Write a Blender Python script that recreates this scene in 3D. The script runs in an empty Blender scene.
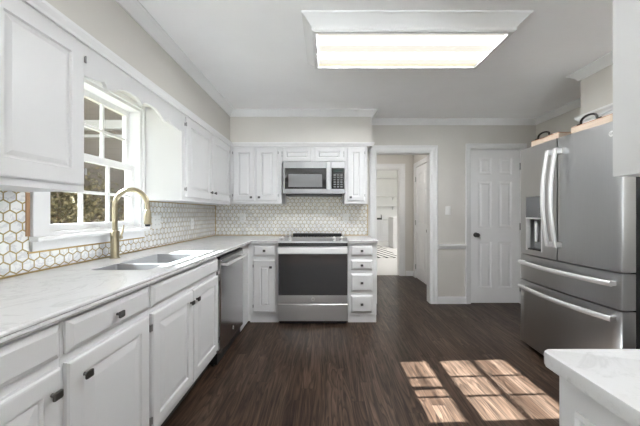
import bpy, bmesh, math, random
from mathutils import Matrix, Vector
random.seed(7)
scn = bpy.context.scene
C = scn.collection
PI = math.pi

# ------------------------------------------------------------------ camera
cam_d = bpy.data.cameras.new('camera')
cam = bpy.data.objects.new('camera', cam_d)
C.objects.link(cam)
cam.location = (0, 0, 1.204)
cam.rotation_euler = (PI / 2, 0, 0)
cam_d.sensor_width = 36
cam_d.lens = 284 * 36 / 640
cam_d.shift_x = -5 / 640
cam_d.clip_start = 0.02
scn.camera = cam

# ------------------------------------------------------------------ daylight
world = bpy.data.worlds.new('sky')
scn.world = world
world.use_nodes = True
wn = world.node_tree
bg = wn.nodes['Background']
tc = wn.nodes.new('ShaderNodeTexCoord')
sx = wn.nodes.new('ShaderNodeSeparateXYZ')
cr = wn.nodes.new('ShaderNodeValToRGB')
wn.links.new(tc.outputs['Generated'], sx.inputs[0])
wn.links.new(sx.outputs['Z'], cr.inputs[0])
cr.color_ramp.elements[0].color = (1.0, 1.0, 1.0, 1)
cr.color_ramp.elements[1].color = (0.80, 0.89, 1.0, 1)
wn.links.new(cr.outputs[0], bg.inputs[0])
bg.inputs[1].default_value = 1.5

sun_d = bpy.data.lights.new('sun', 'SUN')
sun = bpy.data.objects.new('sun', sun_d)
C.objects.link(sun)
sun_d.energy = 108.0
sun_d.angle = 0.0055
sun_d.color = (0.95, 1.0, 1.04)
sun.rotation_euler = Vector((1, 0.041, -0.644)).to_track_quat('-Z', 'Y').to_euler()
sun.location = (-6, 1.5, 5)

scn.view_settings.view_transform = 'Standard'
scn.view_settings.look = 'None'
scn.view_settings.exposure = -0.10
scn.view_settings.gamma = 1.0
scn.view_settings.use_curve_mapping = False
scn.cycles.max_bounces = 12
scn.cycles.diffuse_bounces = 10
scn.cycles.glossy_bounces = 5
scn.cycles.transparent_max_bounces = 16
scn.cycles.caustics_reflective = False
scn.cycles.caustics_refractive = False
scn.cycles.sample_clamp_indirect = 30.0




# ------------------------------------------------------------------ materials
def s2l(c):
    return tuple(((v / 255) / 12.92 if v / 255 <= 0.04045 else ((v / 255 + 0.055) / 1.055) ** 2.4) for v in c)


def mat(name, col, rough=0.5, metal=0.0, spec=0.5, coat=0.0):
    m = bpy.data.materials.new(name)
    m.use_nodes = True
    p = m.node_tree.nodes['Principled BSDF']
    p.inputs['Base Color'].default_value = (*col, 1)
    p.inputs['Roughness'].default_value = rough
    p.inputs['Metallic'].default_value = metal
    p.inputs['Specular IOR Level'].default_value = spec
    p.inputs['Coat Weight'].default_value = coat
    return m


def N(m, kind, **kw):
    n = m.node_tree.nodes.new(kind)
    for k, v in kw.items():
        setattr(n, k, v)
    return n


def L(m, a, b):
    m.node_tree.links.new(a, b)


def math_node(m, op, a, b=None, c=None):
    n = N(m, 'ShaderNodeMath', operation=op)
    for i, v in enumerate((a, b, c)):
        if v is None:
            continue
        if isinstance(v, (int, float)):
            n.inputs[i].default_value = v
        else:
            L(m, v, n.inputs[i])
    return n.outputs[0]


def mix_col(m, fac, a, b, blend='MIX'):
    n = N(m, 'ShaderNodeMix', data_type='RGBA', blend_type=blend)
    for s, v in ((n.inputs[0], fac), (n.inputs[6], a), (n.inputs[7], b)):
        if isinstance(v, (int, float)):
            s.default_value = v
        elif isinstance(v, tuple):
            s.default_value = (*v, 1)
        else:
            L(m, v, s)
    return n.outputs[2]


def ramp(m, fac, stops):
    n = N(m, 'ShaderNodeValToRGB')
    e = n.color_ramp.elements
    e[0].position, e[0].color = stops[0][0], (*stops[0][1], 1)
    e[-1].position, e[-1].color = stops[-1][0], (*stops[-1][1], 1)
    for p, c in stops[1:-1]:
        e.new(p).color = (*c, 1)
    L(m, fac, n.inputs[0])
    return n.outputs[0]


def noise(m, vec, scale, detail=3, rough=0.5, dist=0.0):
    n = N(m, 'ShaderNodeTexNoise')
    n.inputs['Scale'].default_value = scale
    n.inputs['Detail'].default_value = detail
    n.inputs['Roughness'].default_value = rough
    n.inputs['Distortion'].default_value = dist
    L(m, vec, n.inputs['Vector'])
    return n.outputs['Fac']


def pos(m):
    return N(m, 'ShaderNodeNewGeometry').outputs['Position']


def mapping(m, vec, scale=(1, 1, 1), loc=(0, 0, 0), rot=(0, 0, 0)):
    n = N(m, 'ShaderNodeMapping')
    n.inputs['Scale'].default_value = scale
    n.inputs['Location'].default_value = loc
    n.inputs['Rotation'].default_value = rot
    L(m, vec, n.inputs['Vector'])
    return n.outputs[0]


def P(m):
    return m.node_tree.nodes['Principled BSDF']


def bump(m, h, strength, dist=0.002):
    n = N(m, 'ShaderNodeBump')
    n.inputs['Strength'].default_value = strength
    n.inputs['Distance'].default_value = dist
    L(m, h, n.inputs['Height'])
    L(m, n.outputs[0], P(m).inputs['Normal'])


def painted(name, col, rough=0.45, var=0.02, spec=0.5):
    m = mat(name, col, rough, spec=spec)
    f = noise(m, pos(m), 3.0, 3)
    c = ramp(m, f, [(0.3, tuple(v * (1 - var) for v in col)), (0.7, tuple(min(1, v * (1 + var)) for v in col))])
    L(m, c, P(m).inputs['Base Color'])
    bump(m, noise(m, pos(m), 220, 2), 0.05, 0.0004)
    return m


M_CAB = painted('white cabinet paint', (0.675, 0.675, 0.68), 0.38)
M_TRIM = painted('white trim paint', (0.80, 0.80, 0.80), 0.4)
M_WALL = painted('greige wall paint', (0.64, 0.618, 0.58), 0.75)
M_CEIL = painted('ceiling paint', (0.94, 0.94, 0.945), 0.85)
M_DOOR = painted('white door paint', (0.90, 0.90, 0.905), 0.42)
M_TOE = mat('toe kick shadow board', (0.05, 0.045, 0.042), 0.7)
M_KNOB = mat('pewter', (0.10, 0.098, 0.095), 0.35, 0.85)
M_HINGE = mat('steel hinge', (0.30, 0.30, 0.30), 0.35, 0.9)
M_BLACK = mat('black plastic', (0.012, 0.012, 0.013), 0.35)
M_BLKGLASS = mat('black glass', (0.010, 0.010, 0.011), 0.06, 0, 0.5)
M_PLATE = mat('white plastic', (0.82, 0.82, 0.80), 0.35)
M_SLOT = mat('outlet slots', (0.30, 0.30, 0.31), 0.5)
M_GOLD = mat('brushed brass trim', (0.50, 0.36, 0.16), 0.34, 1.0)
M_WOODEDGE = mat('raw wood edge', (0.34, 0.20, 0.11), 0.6)
M_STRAP = mat('black iron', (0.02, 0.018, 0.016), 0.45, 0.4)
M_IVORY = mat('light carpet', (0.62, 0.61, 0.60), 0.9)


def steel(name, col, rough, axis=2, stretch=90):
    m = mat(name, col, rough, 1.0)
    t = N(m, 'ShaderNodeTexCoord').outputs['Object']
    sc = [6, 6, 6]
    for i in range(3):
        if i != axis:
            sc[i] = stretch * 3
    f = noise(m, mapping(m, t, tuple(sc)), 1.0, 3)
    c = ramp(m, f, [(0.3, tuple(v * 0.98 for v in col)), (0.7, tuple(min(1, v * 1.02) for v in col))])
    L(m, c, P(m).inputs['Base Color'])
    r = ramp(m, f, [(0.3, (rough * 0.96,) * 3), (0.7, (rough * 1.04,) * 3)])
    L(m, r, P(m).inputs['Roughness'])
    return m


M_STEEL = mat('stainless steel', (0.66, 0.66, 0.67), 0.36, 1.0)
M_FRIDGE = steel('fridge stainless steel', (0.57, 0.575, 0.58), 0.30, 2)
M_DWST = steel('dishwasher stainless steel', (0.62, 0.62, 0.63), 0.22, 2)
M_BRIGHT = mat('polished steel', (0.86, 0.86, 0.86), 0.42, 0.75)
M_SINK = mat('sink steel', (0.40, 0.40, 0.405), 0.5, 0.35)
M_FAUCET = mat('champagne brass', (0.44, 0.385, 0.27), 0.30, 1.0)
M_CASE = mat('fridge case', (0.02, 0.02, 0.022), 0.5)
M_EDGE = mat('fridge door edge', (0.42, 0.42, 0.43), 0.4, 0.7)
M_GREY = mat('grey plastic', (0.20, 0.205, 0.21), 0.35)

# glass that lets the sun through: clear with a Fresnel reflection
M_GLASS = bpy.data.materials.new('window glass')
M_GLASS.use_nodes = True
_nt = M_GLASS.node_tree
_nt.nodes.remove(_nt.nodes['Principled BSDF'])
_tr = _nt.nodes.new('ShaderNodeBsdfTransparent')
_tr.inputs[0].default_value = (0.96, 0.97, 0.97, 1)
_gl = _nt.nodes.new('ShaderNodeBsdfGlossy')
_gl.inputs['Roughness'].default_value = 0.02
_lw = _nt.nodes.new('ShaderNodeLayerWeight')
_pw = _nt.nodes.new('ShaderNodeMath')
_pw.operation = 'POWER'
_pw.inputs[1].default_value = 5.0
_nt.links.new(_lw.outputs['Facing'], _pw.inputs[0])
_fr = _nt.nodes.new('ShaderNodeMath')
_fr.operation = 'MULTIPLY_ADD'
_fr.inputs[1].default_value = 0.9
_fr.inputs[2].default_value = 0.035
_nt.links.new(_pw.outputs[0], _fr.inputs[0])
_mx = _nt.nodes.new('ShaderNodeMixShader')
_nt.links.new(_fr.outputs[0], _mx.inputs[0])
_nt.links.new(_tr.outputs[0], _mx.inputs[1])
_nt.links.new(_gl.outputs[0], _mx.inputs[2])
_nt.links.new(_mx.outputs[0], _nt.nodes['Material Output'].inputs[0])

M_GLASS_DIM = M_GLASS.copy()
M_GLASS_DIM.name = 'dimmed window glass'
for _n in M_GLASS_DIM.node_tree.nodes:
    if _n.type == 'BSDF_TRANSPARENT':
        _n.inputs[0].default_value = (0.85, 0.865, 0.86, 1)  # tint added to dim the sunlight coming through the sink window

# lamp diffuser: the tubes behind show as brighter bands along the fixture
M_LAMP = bpy.data.materials.new('lamp diffuser')
M_LAMP.use_nodes = True
_p = P(M_LAMP)
_s = N(M_LAMP, 'ShaderNodeSeparateXYZ')
L(M_LAMP, pos(M_LAMP), _s.inputs[0])
_f = math_node(M_LAMP, 'DIVIDE', math_node(M_LAMP, 'SUBTRACT', _s.outputs['Y'], 1.82), 0.43)
_g = 0.0123
_dim, _on, _end = (0.93 * _g, 0.885 * _g, 0.79 * _g), (0.97, 0.985, 1.0), (0.90 * _g, 0.81 * _g, 0.60 * _g)
_c = ramp(M_LAMP, _f, [(0.0, _dim), (0.12, _dim), (0.17, _on), (0.29, _on), (0.34, _dim), (0.55, _dim), (0.60, _on), (0.72, _on), (0.77, _dim), (0.90, _dim), (0.94, _end), (1.0, _end)])
_p.inputs['Base Color'].default_value = (0.03, 0.03, 0.03, 1)
L(M_LAMP, _c, _p.inputs['Emission Color'])
_p.inputs['Emission Strength'].default_value = 90.0


def floor_material():
    m = mat('dark oak strip floor', (0.06, 0.04, 0.03), 0.33, spec=0.2)
    p = pos(m)
    s = N(m, 'ShaderNodeSeparateXYZ')
    L(m, p, s.inputs[0])
    w, ln = 0.083, 1.35
    colf = math_node(m, 'DIVIDE', math_node(m, 'ADD', s.outputs['X'], 20.0), w)
    ci = math_node(m, 'FLOOR', colf)
    wn1 = N(m, 'ShaderNodeTexWhiteNoise', noise_dimensions='1D')
    L(m, ci, wn1.inputs['W'])
    yy = math_node(m, 'DIVIDE', math_node(m, 'ADD', math_node(m, 'MULTIPLY_ADD', wn1.outputs['Value'], 3.1, 30.0), s.outputs['Y']), ln)
    ri = math_node(m, 'FLOOR', yy)
    wn2 = N(m, 'ShaderNodeTexWhiteNoise', noise_dimensions='2D')
    cv = N(m, 'ShaderNodeCombineXYZ')
    L(m, ci, cv.inputs[0])
    L(m, ri, cv.inputs[1])
    L(m, cv.outputs[0], wn2.inputs['Vector'])
    tone = wn2.outputs['Value']
    # grain: stretched along Y, shifted per board
    off = N(m, 'ShaderNodeCombineXYZ')
    L(m, math_node(m, 'MULTIPLY', tone, 37.0), off.inputs[0])
    L(m, math_node(m, 'MULTIPLY', tone, 91.0), off.inputs[1])
    va = N(m, 'ShaderNodeVectorMath', operation='ADD')
    L(m, p, va.inputs[0])
    L(m, off.outputs[0], va.inputs[1])
    g1 = noise(m, mapping(m, va.outputs[0], (46, 2.2, 1)), 1.0, 4, 0.6)
    big = noise(m, mapping(m, va.outputs[0], (11, 1.1, 1)), 1.0, 2, 0.5, 0.6)
    rings = math_node(m, 'FRACT', math_node(m, 'MULTIPLY', big, 11.0))
    base = ramp(m, tone, [(0.0, (0.034, 0.0205, 0.014)), (0.5, (0.050, 0.0315, 0.0218)), (1.0, (0.070, 0.0465, 0.0335))])
    c1 = mix_col(m, 0.85, base, ramp(m, g1, [(0.32, (0.30, 0.29, 0.28)), (0.62, (1.35, 1.33, 1.32))]), 'MULTIPLY')
    c2 = mix_col(m, 0.85, c1, ramp(m, rings, [(0.0, (0.35, 0.34, 0.33)), (0.3, (0.9, 0.9, 0.9)), (0.8, (1.5, 1.48, 1.46)), (1.0, (0.6, 0.58, 0.57))]), 'MULTIPLY')
    fx = math_node(m, 'FRACT', colf)
    fy = math_node(m, 'FRACT', yy)
    seam = math_node(m, 'MAXIMUM', math_node(m, 'LESS_THAN', fx, 0.022), math_node(m, 'LESS_THAN', fy, 0.0022))
    c3 = mix_col(m, math_node(m, 'MULTIPLY', seam, 0.75), c2, (0.012, 0.008, 0.006))
    L(m, c3, P(m).inputs['Base Color'])
    L(m, ramp(m, g1, [(0.3, (0.40,) * 3), (0.7, (0.30,) * 3)]), P(m).inputs['Roughness'])
    bump(m, math_node(m, 'SUBTRACT', math_node(m, 'MULTIPLY', g1, 0.25), seam), 0.16, 0.001)
    return m


M_FLOOR = floor_material()


def hex_material(name, axis, grout_col, g=0.045, origin=(0.0, 0.0)):
    """white marble hexagons, flat sides upright, with metal lines between them"""
    m = mat(name, (0.8, 0.8, 0.78), 0.22)
    s = N(m, 'ShaderNodeSeparateXYZ')
    L(m, pos(m), s.inputs[0])
    W = 0.0545
    u = math_node(m, 'DIVIDE', math_node(m, 'ADD', s.outputs[axis], 10 + origin[0]), W)
    v = math_node(m, 'DIVIDE', math_node(m, 'ADD', s.outputs['Z'], 10 + origin[1]), W)
    R3 = math.sqrt(3)

    def cell(du, dv):
        a = math_node(m, 'SUBTRACT', math_node(m, 'FLOORED_MODULO', math_node(m, 'SUBTRACT', u, du), 1.0), 0.5)
        b = math_node(m, 'SUBTRACT', math_node(m, 'FLOORED_MODULO', math_node(m, 'SUBTRACT', v, dv), R3), R3 / 2)
        d = math_node(m, 'ADD', math_node(m, 'MULTIPLY', a, a), math_node(m, 'MULTIPLY', b, b))
        return a, b, d
    a1, b1, d1 = cell(0, 0)
    a2, b2, d2 = cell(0.5, R3 / 2)
    pick = math_node(m, 'LESS_THAN', d1, d2)

    def sel(x, y):
        return math_node(m, 'ADD', math_node(m, 'MULTIPLY', x, pick), math_node(m, 'MULTIPLY', y, math_node(m, 'SUBTRACT', 1.0, pick)))
    gx, gy = sel(a1, a2), sel(b1, b2)
    ax = math_node(m, 'ABSOLUTE', gx)
    ay = math_node(m, 'ABSOLUTE', gy)
    dist = math_node(m, 'MAXIMUM', ax, math_node(m, 'ADD', math_node(m, 'MULTIPLY', ax, 0.5), math_node(m, 'MULTIPLY', ay, R3 / 2)))
    line = math_node(m, 'GREATER_THAN', dist, 0.5 - g)
    idv = N(m, 'ShaderNodeCombineXYZ')
    L(m, math_node(m, 'ROUND', math_node(m, 'MULTIPLY', math_node(m, 'SUBTRACT', u, gx), 2.0)), idv.inputs[0])
    L(m, math_node(m, 'ROUND', math_node(m, 'MULTIPLY', math_node(m, 'SUBTRACT', v, gy), 2.0)), idv.inputs[1])
    wn_ = N(m, 'ShaderNodeTexWhiteNoise', noise_dimensions='2D')
    L(m, idv.outputs[0], wn_.inputs['Vector'])
    n1 = noise(m, pos(m), 9, 5, 0.6, 1.5)
    vein = ramp(m, n1, [(0.44, (0.90, 0.90, 0.89)), (0.5, (0.70, 0.70, 0.71)), (0.55, (0.90, 0.90, 0.89))])
    tilec = mix_col(m, 1.0, vein, ramp(m, wn_.outputs['Value'], [(0, (0.90, 0.90, 0.90)), (1, (1.0, 1.0, 0.985))]), 'MULTIPLY')
    L(m, mix_col(m, line, tilec, grout_col), P(m).inputs['Base Color'])
    L(m, math_node(m, 'MULTIPLY', line, 0.75), P(m).inputs['Metallic'])
    L(m, math_node(m, 'MULTIPLY_ADD', line, 0.15, 0.2), P(m).inputs['Roughness'])
    bump(m, math_node(m, 'SUBTRACT', 1.0, line), 0.25, 0.0008)
    return m


M_HEXL = hex_material('hexagon tile side', 'Y', (0.40, 0.31, 0.15), 0.056)
M_HEXB = hex_material('hexagon tile end', 'X', (0.46, 0.37, 0.21), 0.05, (0.0, 0.01))


def quartz():
    m = mat('white quartz', (0.8, 0.8, 0.8), 0.16)
    p = pos(m)
    n1 = noise(m, p, 2.3, 6, 0.6, 2.2)
    vein = ramp(m, n1, [(0.47, (0.71, 0.71, 0.715)), (0.50, (0.63, 0.63, 0.635)), (0.53, (0.71, 0.71, 0.715))])
    n2 = noise(m, p, 60, 4, 0.7)
    c = mix_col(m, 1.0, vein, ramp(m, n2, [(0.30, (0.92, 0.92, 0.92)), (0.45, (1, 1, 1))]), 'MULTIPLY')
    L(m, c, P(m).inputs['Base Color'])
    return m


M_QUARTZ = quartz()


def tray_wood():
    m = mat('pale tray wood', (0.6, 0.42, 0.28), 0.55)
    t = N(m, 'ShaderNodeTexCoord').outputs['Object']
    f = noise(m, mapping(m, t, (3, 3, 120)), 1.0, 3)
    L(m, ramp(m, f, [(0.3, (0.46, 0.36, 0.275)), (0.7, (0.58, 0.48, 0.385))]), P(m).inputs['Base Color'])
    return m


M_TRAY = tray_wood()
M_TRAYRIM = mat('brown tray rim', (0.30, 0.15, 0.08), 0.5)


# ------------------------------------------------------------------ mesh helpers
class MB:
    def __init__(self, M=None):
        self.bm = bmesh.new()
        self.M = M

    def _v(self, p):
        p = Vector(p)
        return self.bm.verts.new(self.M @ p if self.M else p)

    def face(self, vs, mi=0):
        try:
            f = self.bm.faces.new(vs)
            f.material_index = mi
            return f
        except ValueError:
            return None

    def box(self, x0, x1, y0, y1, z0, z1, bev=0.0, mi=0, seg=2):
        v = [self._v((x, y, z)) for x in (x0, x1) for y in (y0, y1) for z in (z0, z1)]
        fs = [self.face([v[i] for i in q], mi) for q in ((0, 1, 3, 2), (4, 6, 7, 5), (0, 4, 5, 1), (2, 3, 7, 6), (0, 2, 6, 4), (1, 5, 7, 3))]
        if bev > 0:
            es = list({e for f in fs for e in f.edges})
            r = bmesh.ops.bevel(self.bm, geom=es, offset=bev, segments=seg, affect='EDGES', profile=0.5)
            for f in r['faces']:
                f.material_index = mi
        return self

    def prism(self, poly, axis, a0, a1, bev=0.0, mi=0):
        """extrude a closed 2-D outline; axis x: (y,z), y: (x,z), z: (x,y)"""
        def pt(p, a):
            return {'x': (a, p[0], p[1]), 'y': (p[0], a, p[1]), 'z': (p[0], p[1], a)}[axis]
        A = [self._v(pt(p, a0)) for p in poly]
        Bv = [self._v(pt(p, a1)) for p in poly]
        fa, fb = self.face(A, mi), self.face(list(reversed(Bv)), mi)
        n = len(poly)
        sides = [self.face([A[i], Bv[i], Bv[(i + 1) % n], A[(i + 1) % n]], mi) for i in range(n)]
        if bev > 0:
            es = list(set(fa.edges) | set(fb.edges))
            bmesh.ops.bevel(self.bm, geom=es, offset=bev, segments=2, affect='EDGES', profile=0.5)
        return self

    def loft(self, rings, cap=True, closed=True, mi=0):
        R = [[self._v(p) for p in r] for r in rings]
        n = len(R[0])
        for a, b in zip(R, R[1:]):
            for i in range(n if closed else n - 1):
                self.face([a[i], a[(i + 1) % n], b[(i + 1) % n], b[i]], mi)
        if cap:
            self.face(list(reversed(R[0])), mi)
            self.face(R[-1], mi)
        return self

    def tube(self, pts, r, n=12, flat=1.0, mi=0):
        """round bar along a 3-D path; r a number or one per point"""
        pts = [Vector(p) for p in pts]
        rs = r if isinstance(r, (list, tuple)) else [r] * len(pts)
        t0 = (pts[1] - pts[0]).normalized()
        up = Vector((0, 0, 1)) if abs(t0.z) < 0.9 else Vector((0, 1, 0))
        rings = []
        for i, p in enumerate(pts):
            t = (pts[min(i + 1, len(pts) - 1)] - pts[max(i - 1, 0)]).normalized()
            s = t.cross(up)
            if s.length < 1e-4:
                s = Vector((1, 0, 0))
            s.normalize()
            up = s.cross(t).normalized()
            rings.append([p + (s * math.cos(k / n * 2 * PI) + up * math.sin(k / n * 2 * PI) * flat) * rs[i] for k in range(n)])
        return self.loft(rings, mi=mi)

    def lathe(self, prof, c, axis='z', n=20, mi=0):
        """profile of (radius, height) spun about an axis through c"""
        rings = []
        for r, h in prof:
            ring = []
            for k in range(n):
                a, b = r * math.cos(k / n * 2 * PI), r * math.sin(k / n * 2 * PI)
                d = {'z': (a, b, h), 'y': (a, h, b), 'x': (h, a, b)}[axis]
                ring.append((c[0] + d[0], c[1] + d[1], c[2] + d[2]))
            rings.append(ring)
        return self.loft(rings, mi=mi)

    def panel(self, x0, x1, z0, z1, yb, prof, mi=0):
        """slab facing -y: back at yb, then rectangles at (inset, y) towards the middle"""
        def rect(i, y):
            return [(x0 + i, y, z0 + i), (x1 - i, y, z0 + i), (x1 - i, y, z1 - i), (x0 + i, y, z1 - i)]
        return self.loft([rect(0, yb)] + [rect(i, y) for i, y in prof], mi=mi)

    def pslab(self, x0, x1, z0, z1, yf, yb, panels, prof):
        """one door leaf facing -y with sunk panels cut in its front"""
        xs = sorted({x0, x1} | {a for p in panels for a in p[:2]})
        zs = sorted({z0, z1} | {a for p in panels for a in p[2:]})
        cache = {}

        def gv(x, y, z):
            k = (round(x, 5), round(y, 5), round(z, 5))
            if k not in cache:
                cache[k] = self._v((x, y, z))
            return cache[k]
        for i in range(len(xs) - 1):
            for j in range(len(zs) - 1):
                a, b, c, d = xs[i], xs[i + 1], zs[j], zs[j + 1]
                hit = any(abs(p[0] - a) < 1e-6 and abs(p[1] - b) < 1e-6 and abs(p[2] - c) < 1e-6 and abs(p[3] - d) < 1e-6 for p in panels)
                prev = [gv(a, yf, c), gv(b, yf, c), gv(b, yf, d), gv(a, yf, d)]
                if hit:
                    for ins, dy in prof:
                        cur = [gv(a + ins, yf + dy, c + ins), gv(b - ins, yf + dy, c + ins), gv(b - ins, yf + dy, d - ins), gv(a + ins, yf + dy, d - ins)]
                        for k in range(4):
                            self.face([prev[k], prev[(k + 1) % 4], cur[(k + 1) % 4], cur[k]])
                        prev = cur
                self.face(prev)
        for j in range(len(zs) - 1):
            for x in (x0, x1):
                self.face([gv(x, yf, zs[j]), gv(x, yf, zs[j + 1]), gv(x, yb, zs[j + 1]), gv(x, yb, zs[j])])
        for i in range(len(xs) - 1):
            for z in (z0, z1):
                self.face([gv(xs[i], yf, z), gv(xs[i + 1], yf, z), gv(xs[i + 1], yb, z), gv(xs[i], yb, z)])
        self.face([gv(x, yb, z) for x, z in [(x, z0) for x in xs] + [(x1, z) for z in zs[1:]] + [(x, z1) for x in reversed(xs[:-1])] + [(x0, z) for z in reversed(zs[1:-1])]])
        return self

    def sweep(self, path, prof, closed=False, mi=0):
        """moulding: profile (d, z) pushed along a plan path, d to the right of travel"""
        n = len(path)
        pts = [Vector((p[0], p[1])) for p in path]
        rings = []
        for i in range(n):
            segs = []
            if closed or i > 0:
                segs.append((pts[i] - pts[i - 1]).normalized())
            if closed or i < n - 1:
                segs.append((pts[(i + 1) % n] - pts[i]).normalized())
            ns = [Vector((s.y, -s.x)) for s in segs]
            if len(ns) == 2:
                b = (ns[0] + ns[1]).normalized()
                o = b / max(0.2, b.dot(ns[0]))
            else:
                o = ns[0]
            rings.append([(pts[i].x + o.x * d, pts[i].y + o.y * d, z) for d, z in prof])
        if closed:
            rings.append(rings[0])
        return self.loft(rings, cap=not closed, mi=mi)

    def obj(self, name, m, parent=None, smooth=False):
        bmesh.ops.remove_doubles(self.bm, verts=self.bm.verts, dist=1e-6)
        bmesh.ops.recalc_face_normals(self.bm, faces=self.bm.faces)
        me = bpy.data.meshes.new(name)
        self.bm.to_mesh(me)
        self.bm.free()
        for mm in (m if isinstance(m, (list, tuple)) else [m]):
            me.materials.append(mm)
        if smooth:
            for p in me.polygons:
                p.use_smooth = True
            try:
                me.set_sharp_from_angle(angle=math.radians(40))
            except Exception:
                pass
        o = bpy.data.objects.new(name, me)
        C.objects.link(o)
        if parent:
            o.parent = parent
        return o


def tag(o, label, cat, group=None):
    o['label'], o['category'] = label, cat
    if group:
        o['group'] = group
    return o


def thing(name, label, cat, loc=(0, 0, 0), rz=0.0, group=None):
    o = bpy.data.objects.new(name, None)
    C.objects.link(o)
    o.location = loc
    o.rotation_euler = (0, 0, rz)
    o.empty_display_size = 0.1
    return tag(o, label, cat, group)


def struct(o):
    o['kind'] = 'structure'
    return o


def box_struct(name, m, *boxes):
    b = MB()
    for q in boxes:
        b.box(*q)
    return struct(b.obj(name, m))


LEFT, RIGHT = PI / 2, -PI / 2     # units on the sink wall face +X, units on the fridge wall face -X
H = 2.44
XL, XR, YB, YR = -1.46, 2.80, 3.77, -3.5
XO = -1.585

# ------------------------------------------------------------------ room shell
box_struct('floor', M_FLOOR, (-1.62, 2.95, -3.65, 5.50, -0.10, 0.0))
box_struct('ceiling', M_CEIL, (-1.62, 2.95, -3.65, 5.56, H, H + 0.12))
WY0, WY1, WZ0, WZ1 = 1.49, 2.262, 1.085, 2.02       # sink window opening
BY0, BY1, BZ0, BZ1 = -3.2, -0.7, 0.25, 2.25          # breakfast-end windows, out of view, made large to bring in fill daylight
box_struct('wall_left', M_WALL,
           (XO, XL, YR, BY0, 0, H), (XO, XL, BY0, BY1, 0, BZ0), (XO, XL, BY0, BY1, BZ1, H),
           (XO, XL, BY1, WY0, 0, H), (XO, XL, WY0, WY1, 0, WZ0), (XO, XL, WY0, WY1, WZ1, H), (XO, XL, WY1, 3.92, 0, H))
OX0, OX1, OZ = 0.677, 1.405, 2.012                   # cased opening to the hall
DX0, DX1, DZ = 1.925, 2.605, 2.06                    # closet door opening
box_struct('wall_back', M_WALL,
           (XL, OX0, YB, YB + 0.12, 0, H), (OX0, OX1, YB, YB + 0.12, OZ, H), (OX1, DX0, YB, YB + 0.12, 0, H),
           (DX0, DX1, YB, YB + 0.12, DZ, H), (DX1, XR + 0.15, YB, YB + 0.12, 0, H), (DX0 - 0.1, DX1 + 0.1, YB + 0.121, YB + 0.15, 0, 2.3))
box_struct('wall_right', M_WALL,
           (XR, XR + 0.15, YR, YB, 0, H))
RX0, RX1 = -1.15, 2.5
box_struct('wall_rear', M_WALL,
           (-1.62, RX0, YR - 0.15, YR, 0, H), (RX1, XR + 0.15, YR - 0.15, YR, 0, H), (RX0, RX1, YR - 0.15, YR, 0, BZ0), (RX0, RX1, YR - 0.15, YR, BZ1, H))
# bulkheads over the wall cabinets
box_struct('wall_soffit', M_WALL,
           (XL, -1.15, 0.49, YB, 2.055, H), (-1.15, 0.565, 3.44, YB, 2.055, H))
box_struct('wall_soffit_right', M_WALL, (2.25, XR, 1.69, 2.50, 2.055, H))

# hall and the bright room beyond it
HX0, HX1, HY = 0.45, 1.69, 5.44
box_struct('wall_hall', M_WALL,
           (HX0 - 0.12, HX0, 3.89, HY, 0, H),
           (HX1, HX1 + 0.12, 3.89, 4.50, 0, H), (HX1, HX1 + 0.12, 5.28, HY, 0, H), (HX1, HX1 + 0.12, 4.50, 5.28, 2.05, H), (HX1 + 0.121, HX1 + 0.15, 4.4, 5.4, 0, 2.2),
           (HX0 - 0.12, 0.68, HY, HY + 0.12, 0, H), (0.68, 1.437, HY, HY + 0.12, 2.05, H), (1.437, HX1 + 0.12, HY, HY + 0.12, 0, H))
FX0, FX1, FY = -0.6, 4.2, 12.8
box_struct('floor_far_room', M_IVORY, (FX0 - 0.1, FX1 + 0.1, 5.50, FY + 0.1, -0.1, 0.0))
box_struct('ceiling_far_room', M_CEIL, (FX0 - 0.1, FX1 + 0.1, 5.56, FY + 0.1, 2.75, 2.85))
box_struct('wall_far_room', M_TRIM,
           (FX0, FX1, FY, FY + 0.1, 0, 2.75), (FX0, HX0 - 0.12, 5.56, 5.66, 0, 2.75), (HX1 + 0.12, FX1, 5.56, 5.66, 0, 2.75),
           (HX0 - 0.12, HX1 + 0.12, 5.56, 5.66, H, 2.75),
           (HX0 - 0.12, 0.68, 5.56, 5.66, 0, H), (1.437, HX1 + 0.12, 5.56, 5.66, 0, H), (0.68, 1.437, 5.56, 5.66, 2.05, H),
           (FX0 - 0.1, FX0, 5.56, FY, 0, 2.75),
           (FX1, FX1 + 0.1, 5.56, FY, 0, 0.3), (FX1, FX1 + 0.1, 5.56, FY, 2.4, 2.75), (FX1, FX1 + 0.1, 5.56, 6.2, 0.3, 2.4), (FX1, FX1 + 0.1, 12.2, FY, 0.3, 2.4))
box_struct('ground', mat('dry lawn', (0.20, 0.18, 0.11), 0.9), (-40, 20, -25, 40, -0.5, -0.4))
box_struct('ground_bounce_slab', mat('pale bounce slab', (0.78, 0.78, 0.78), 0.9), (-8, 14, -18, -3.7, -0.399, -0.12))  # unseen pale slab added to bounce sunlight up to the ceiling


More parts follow.
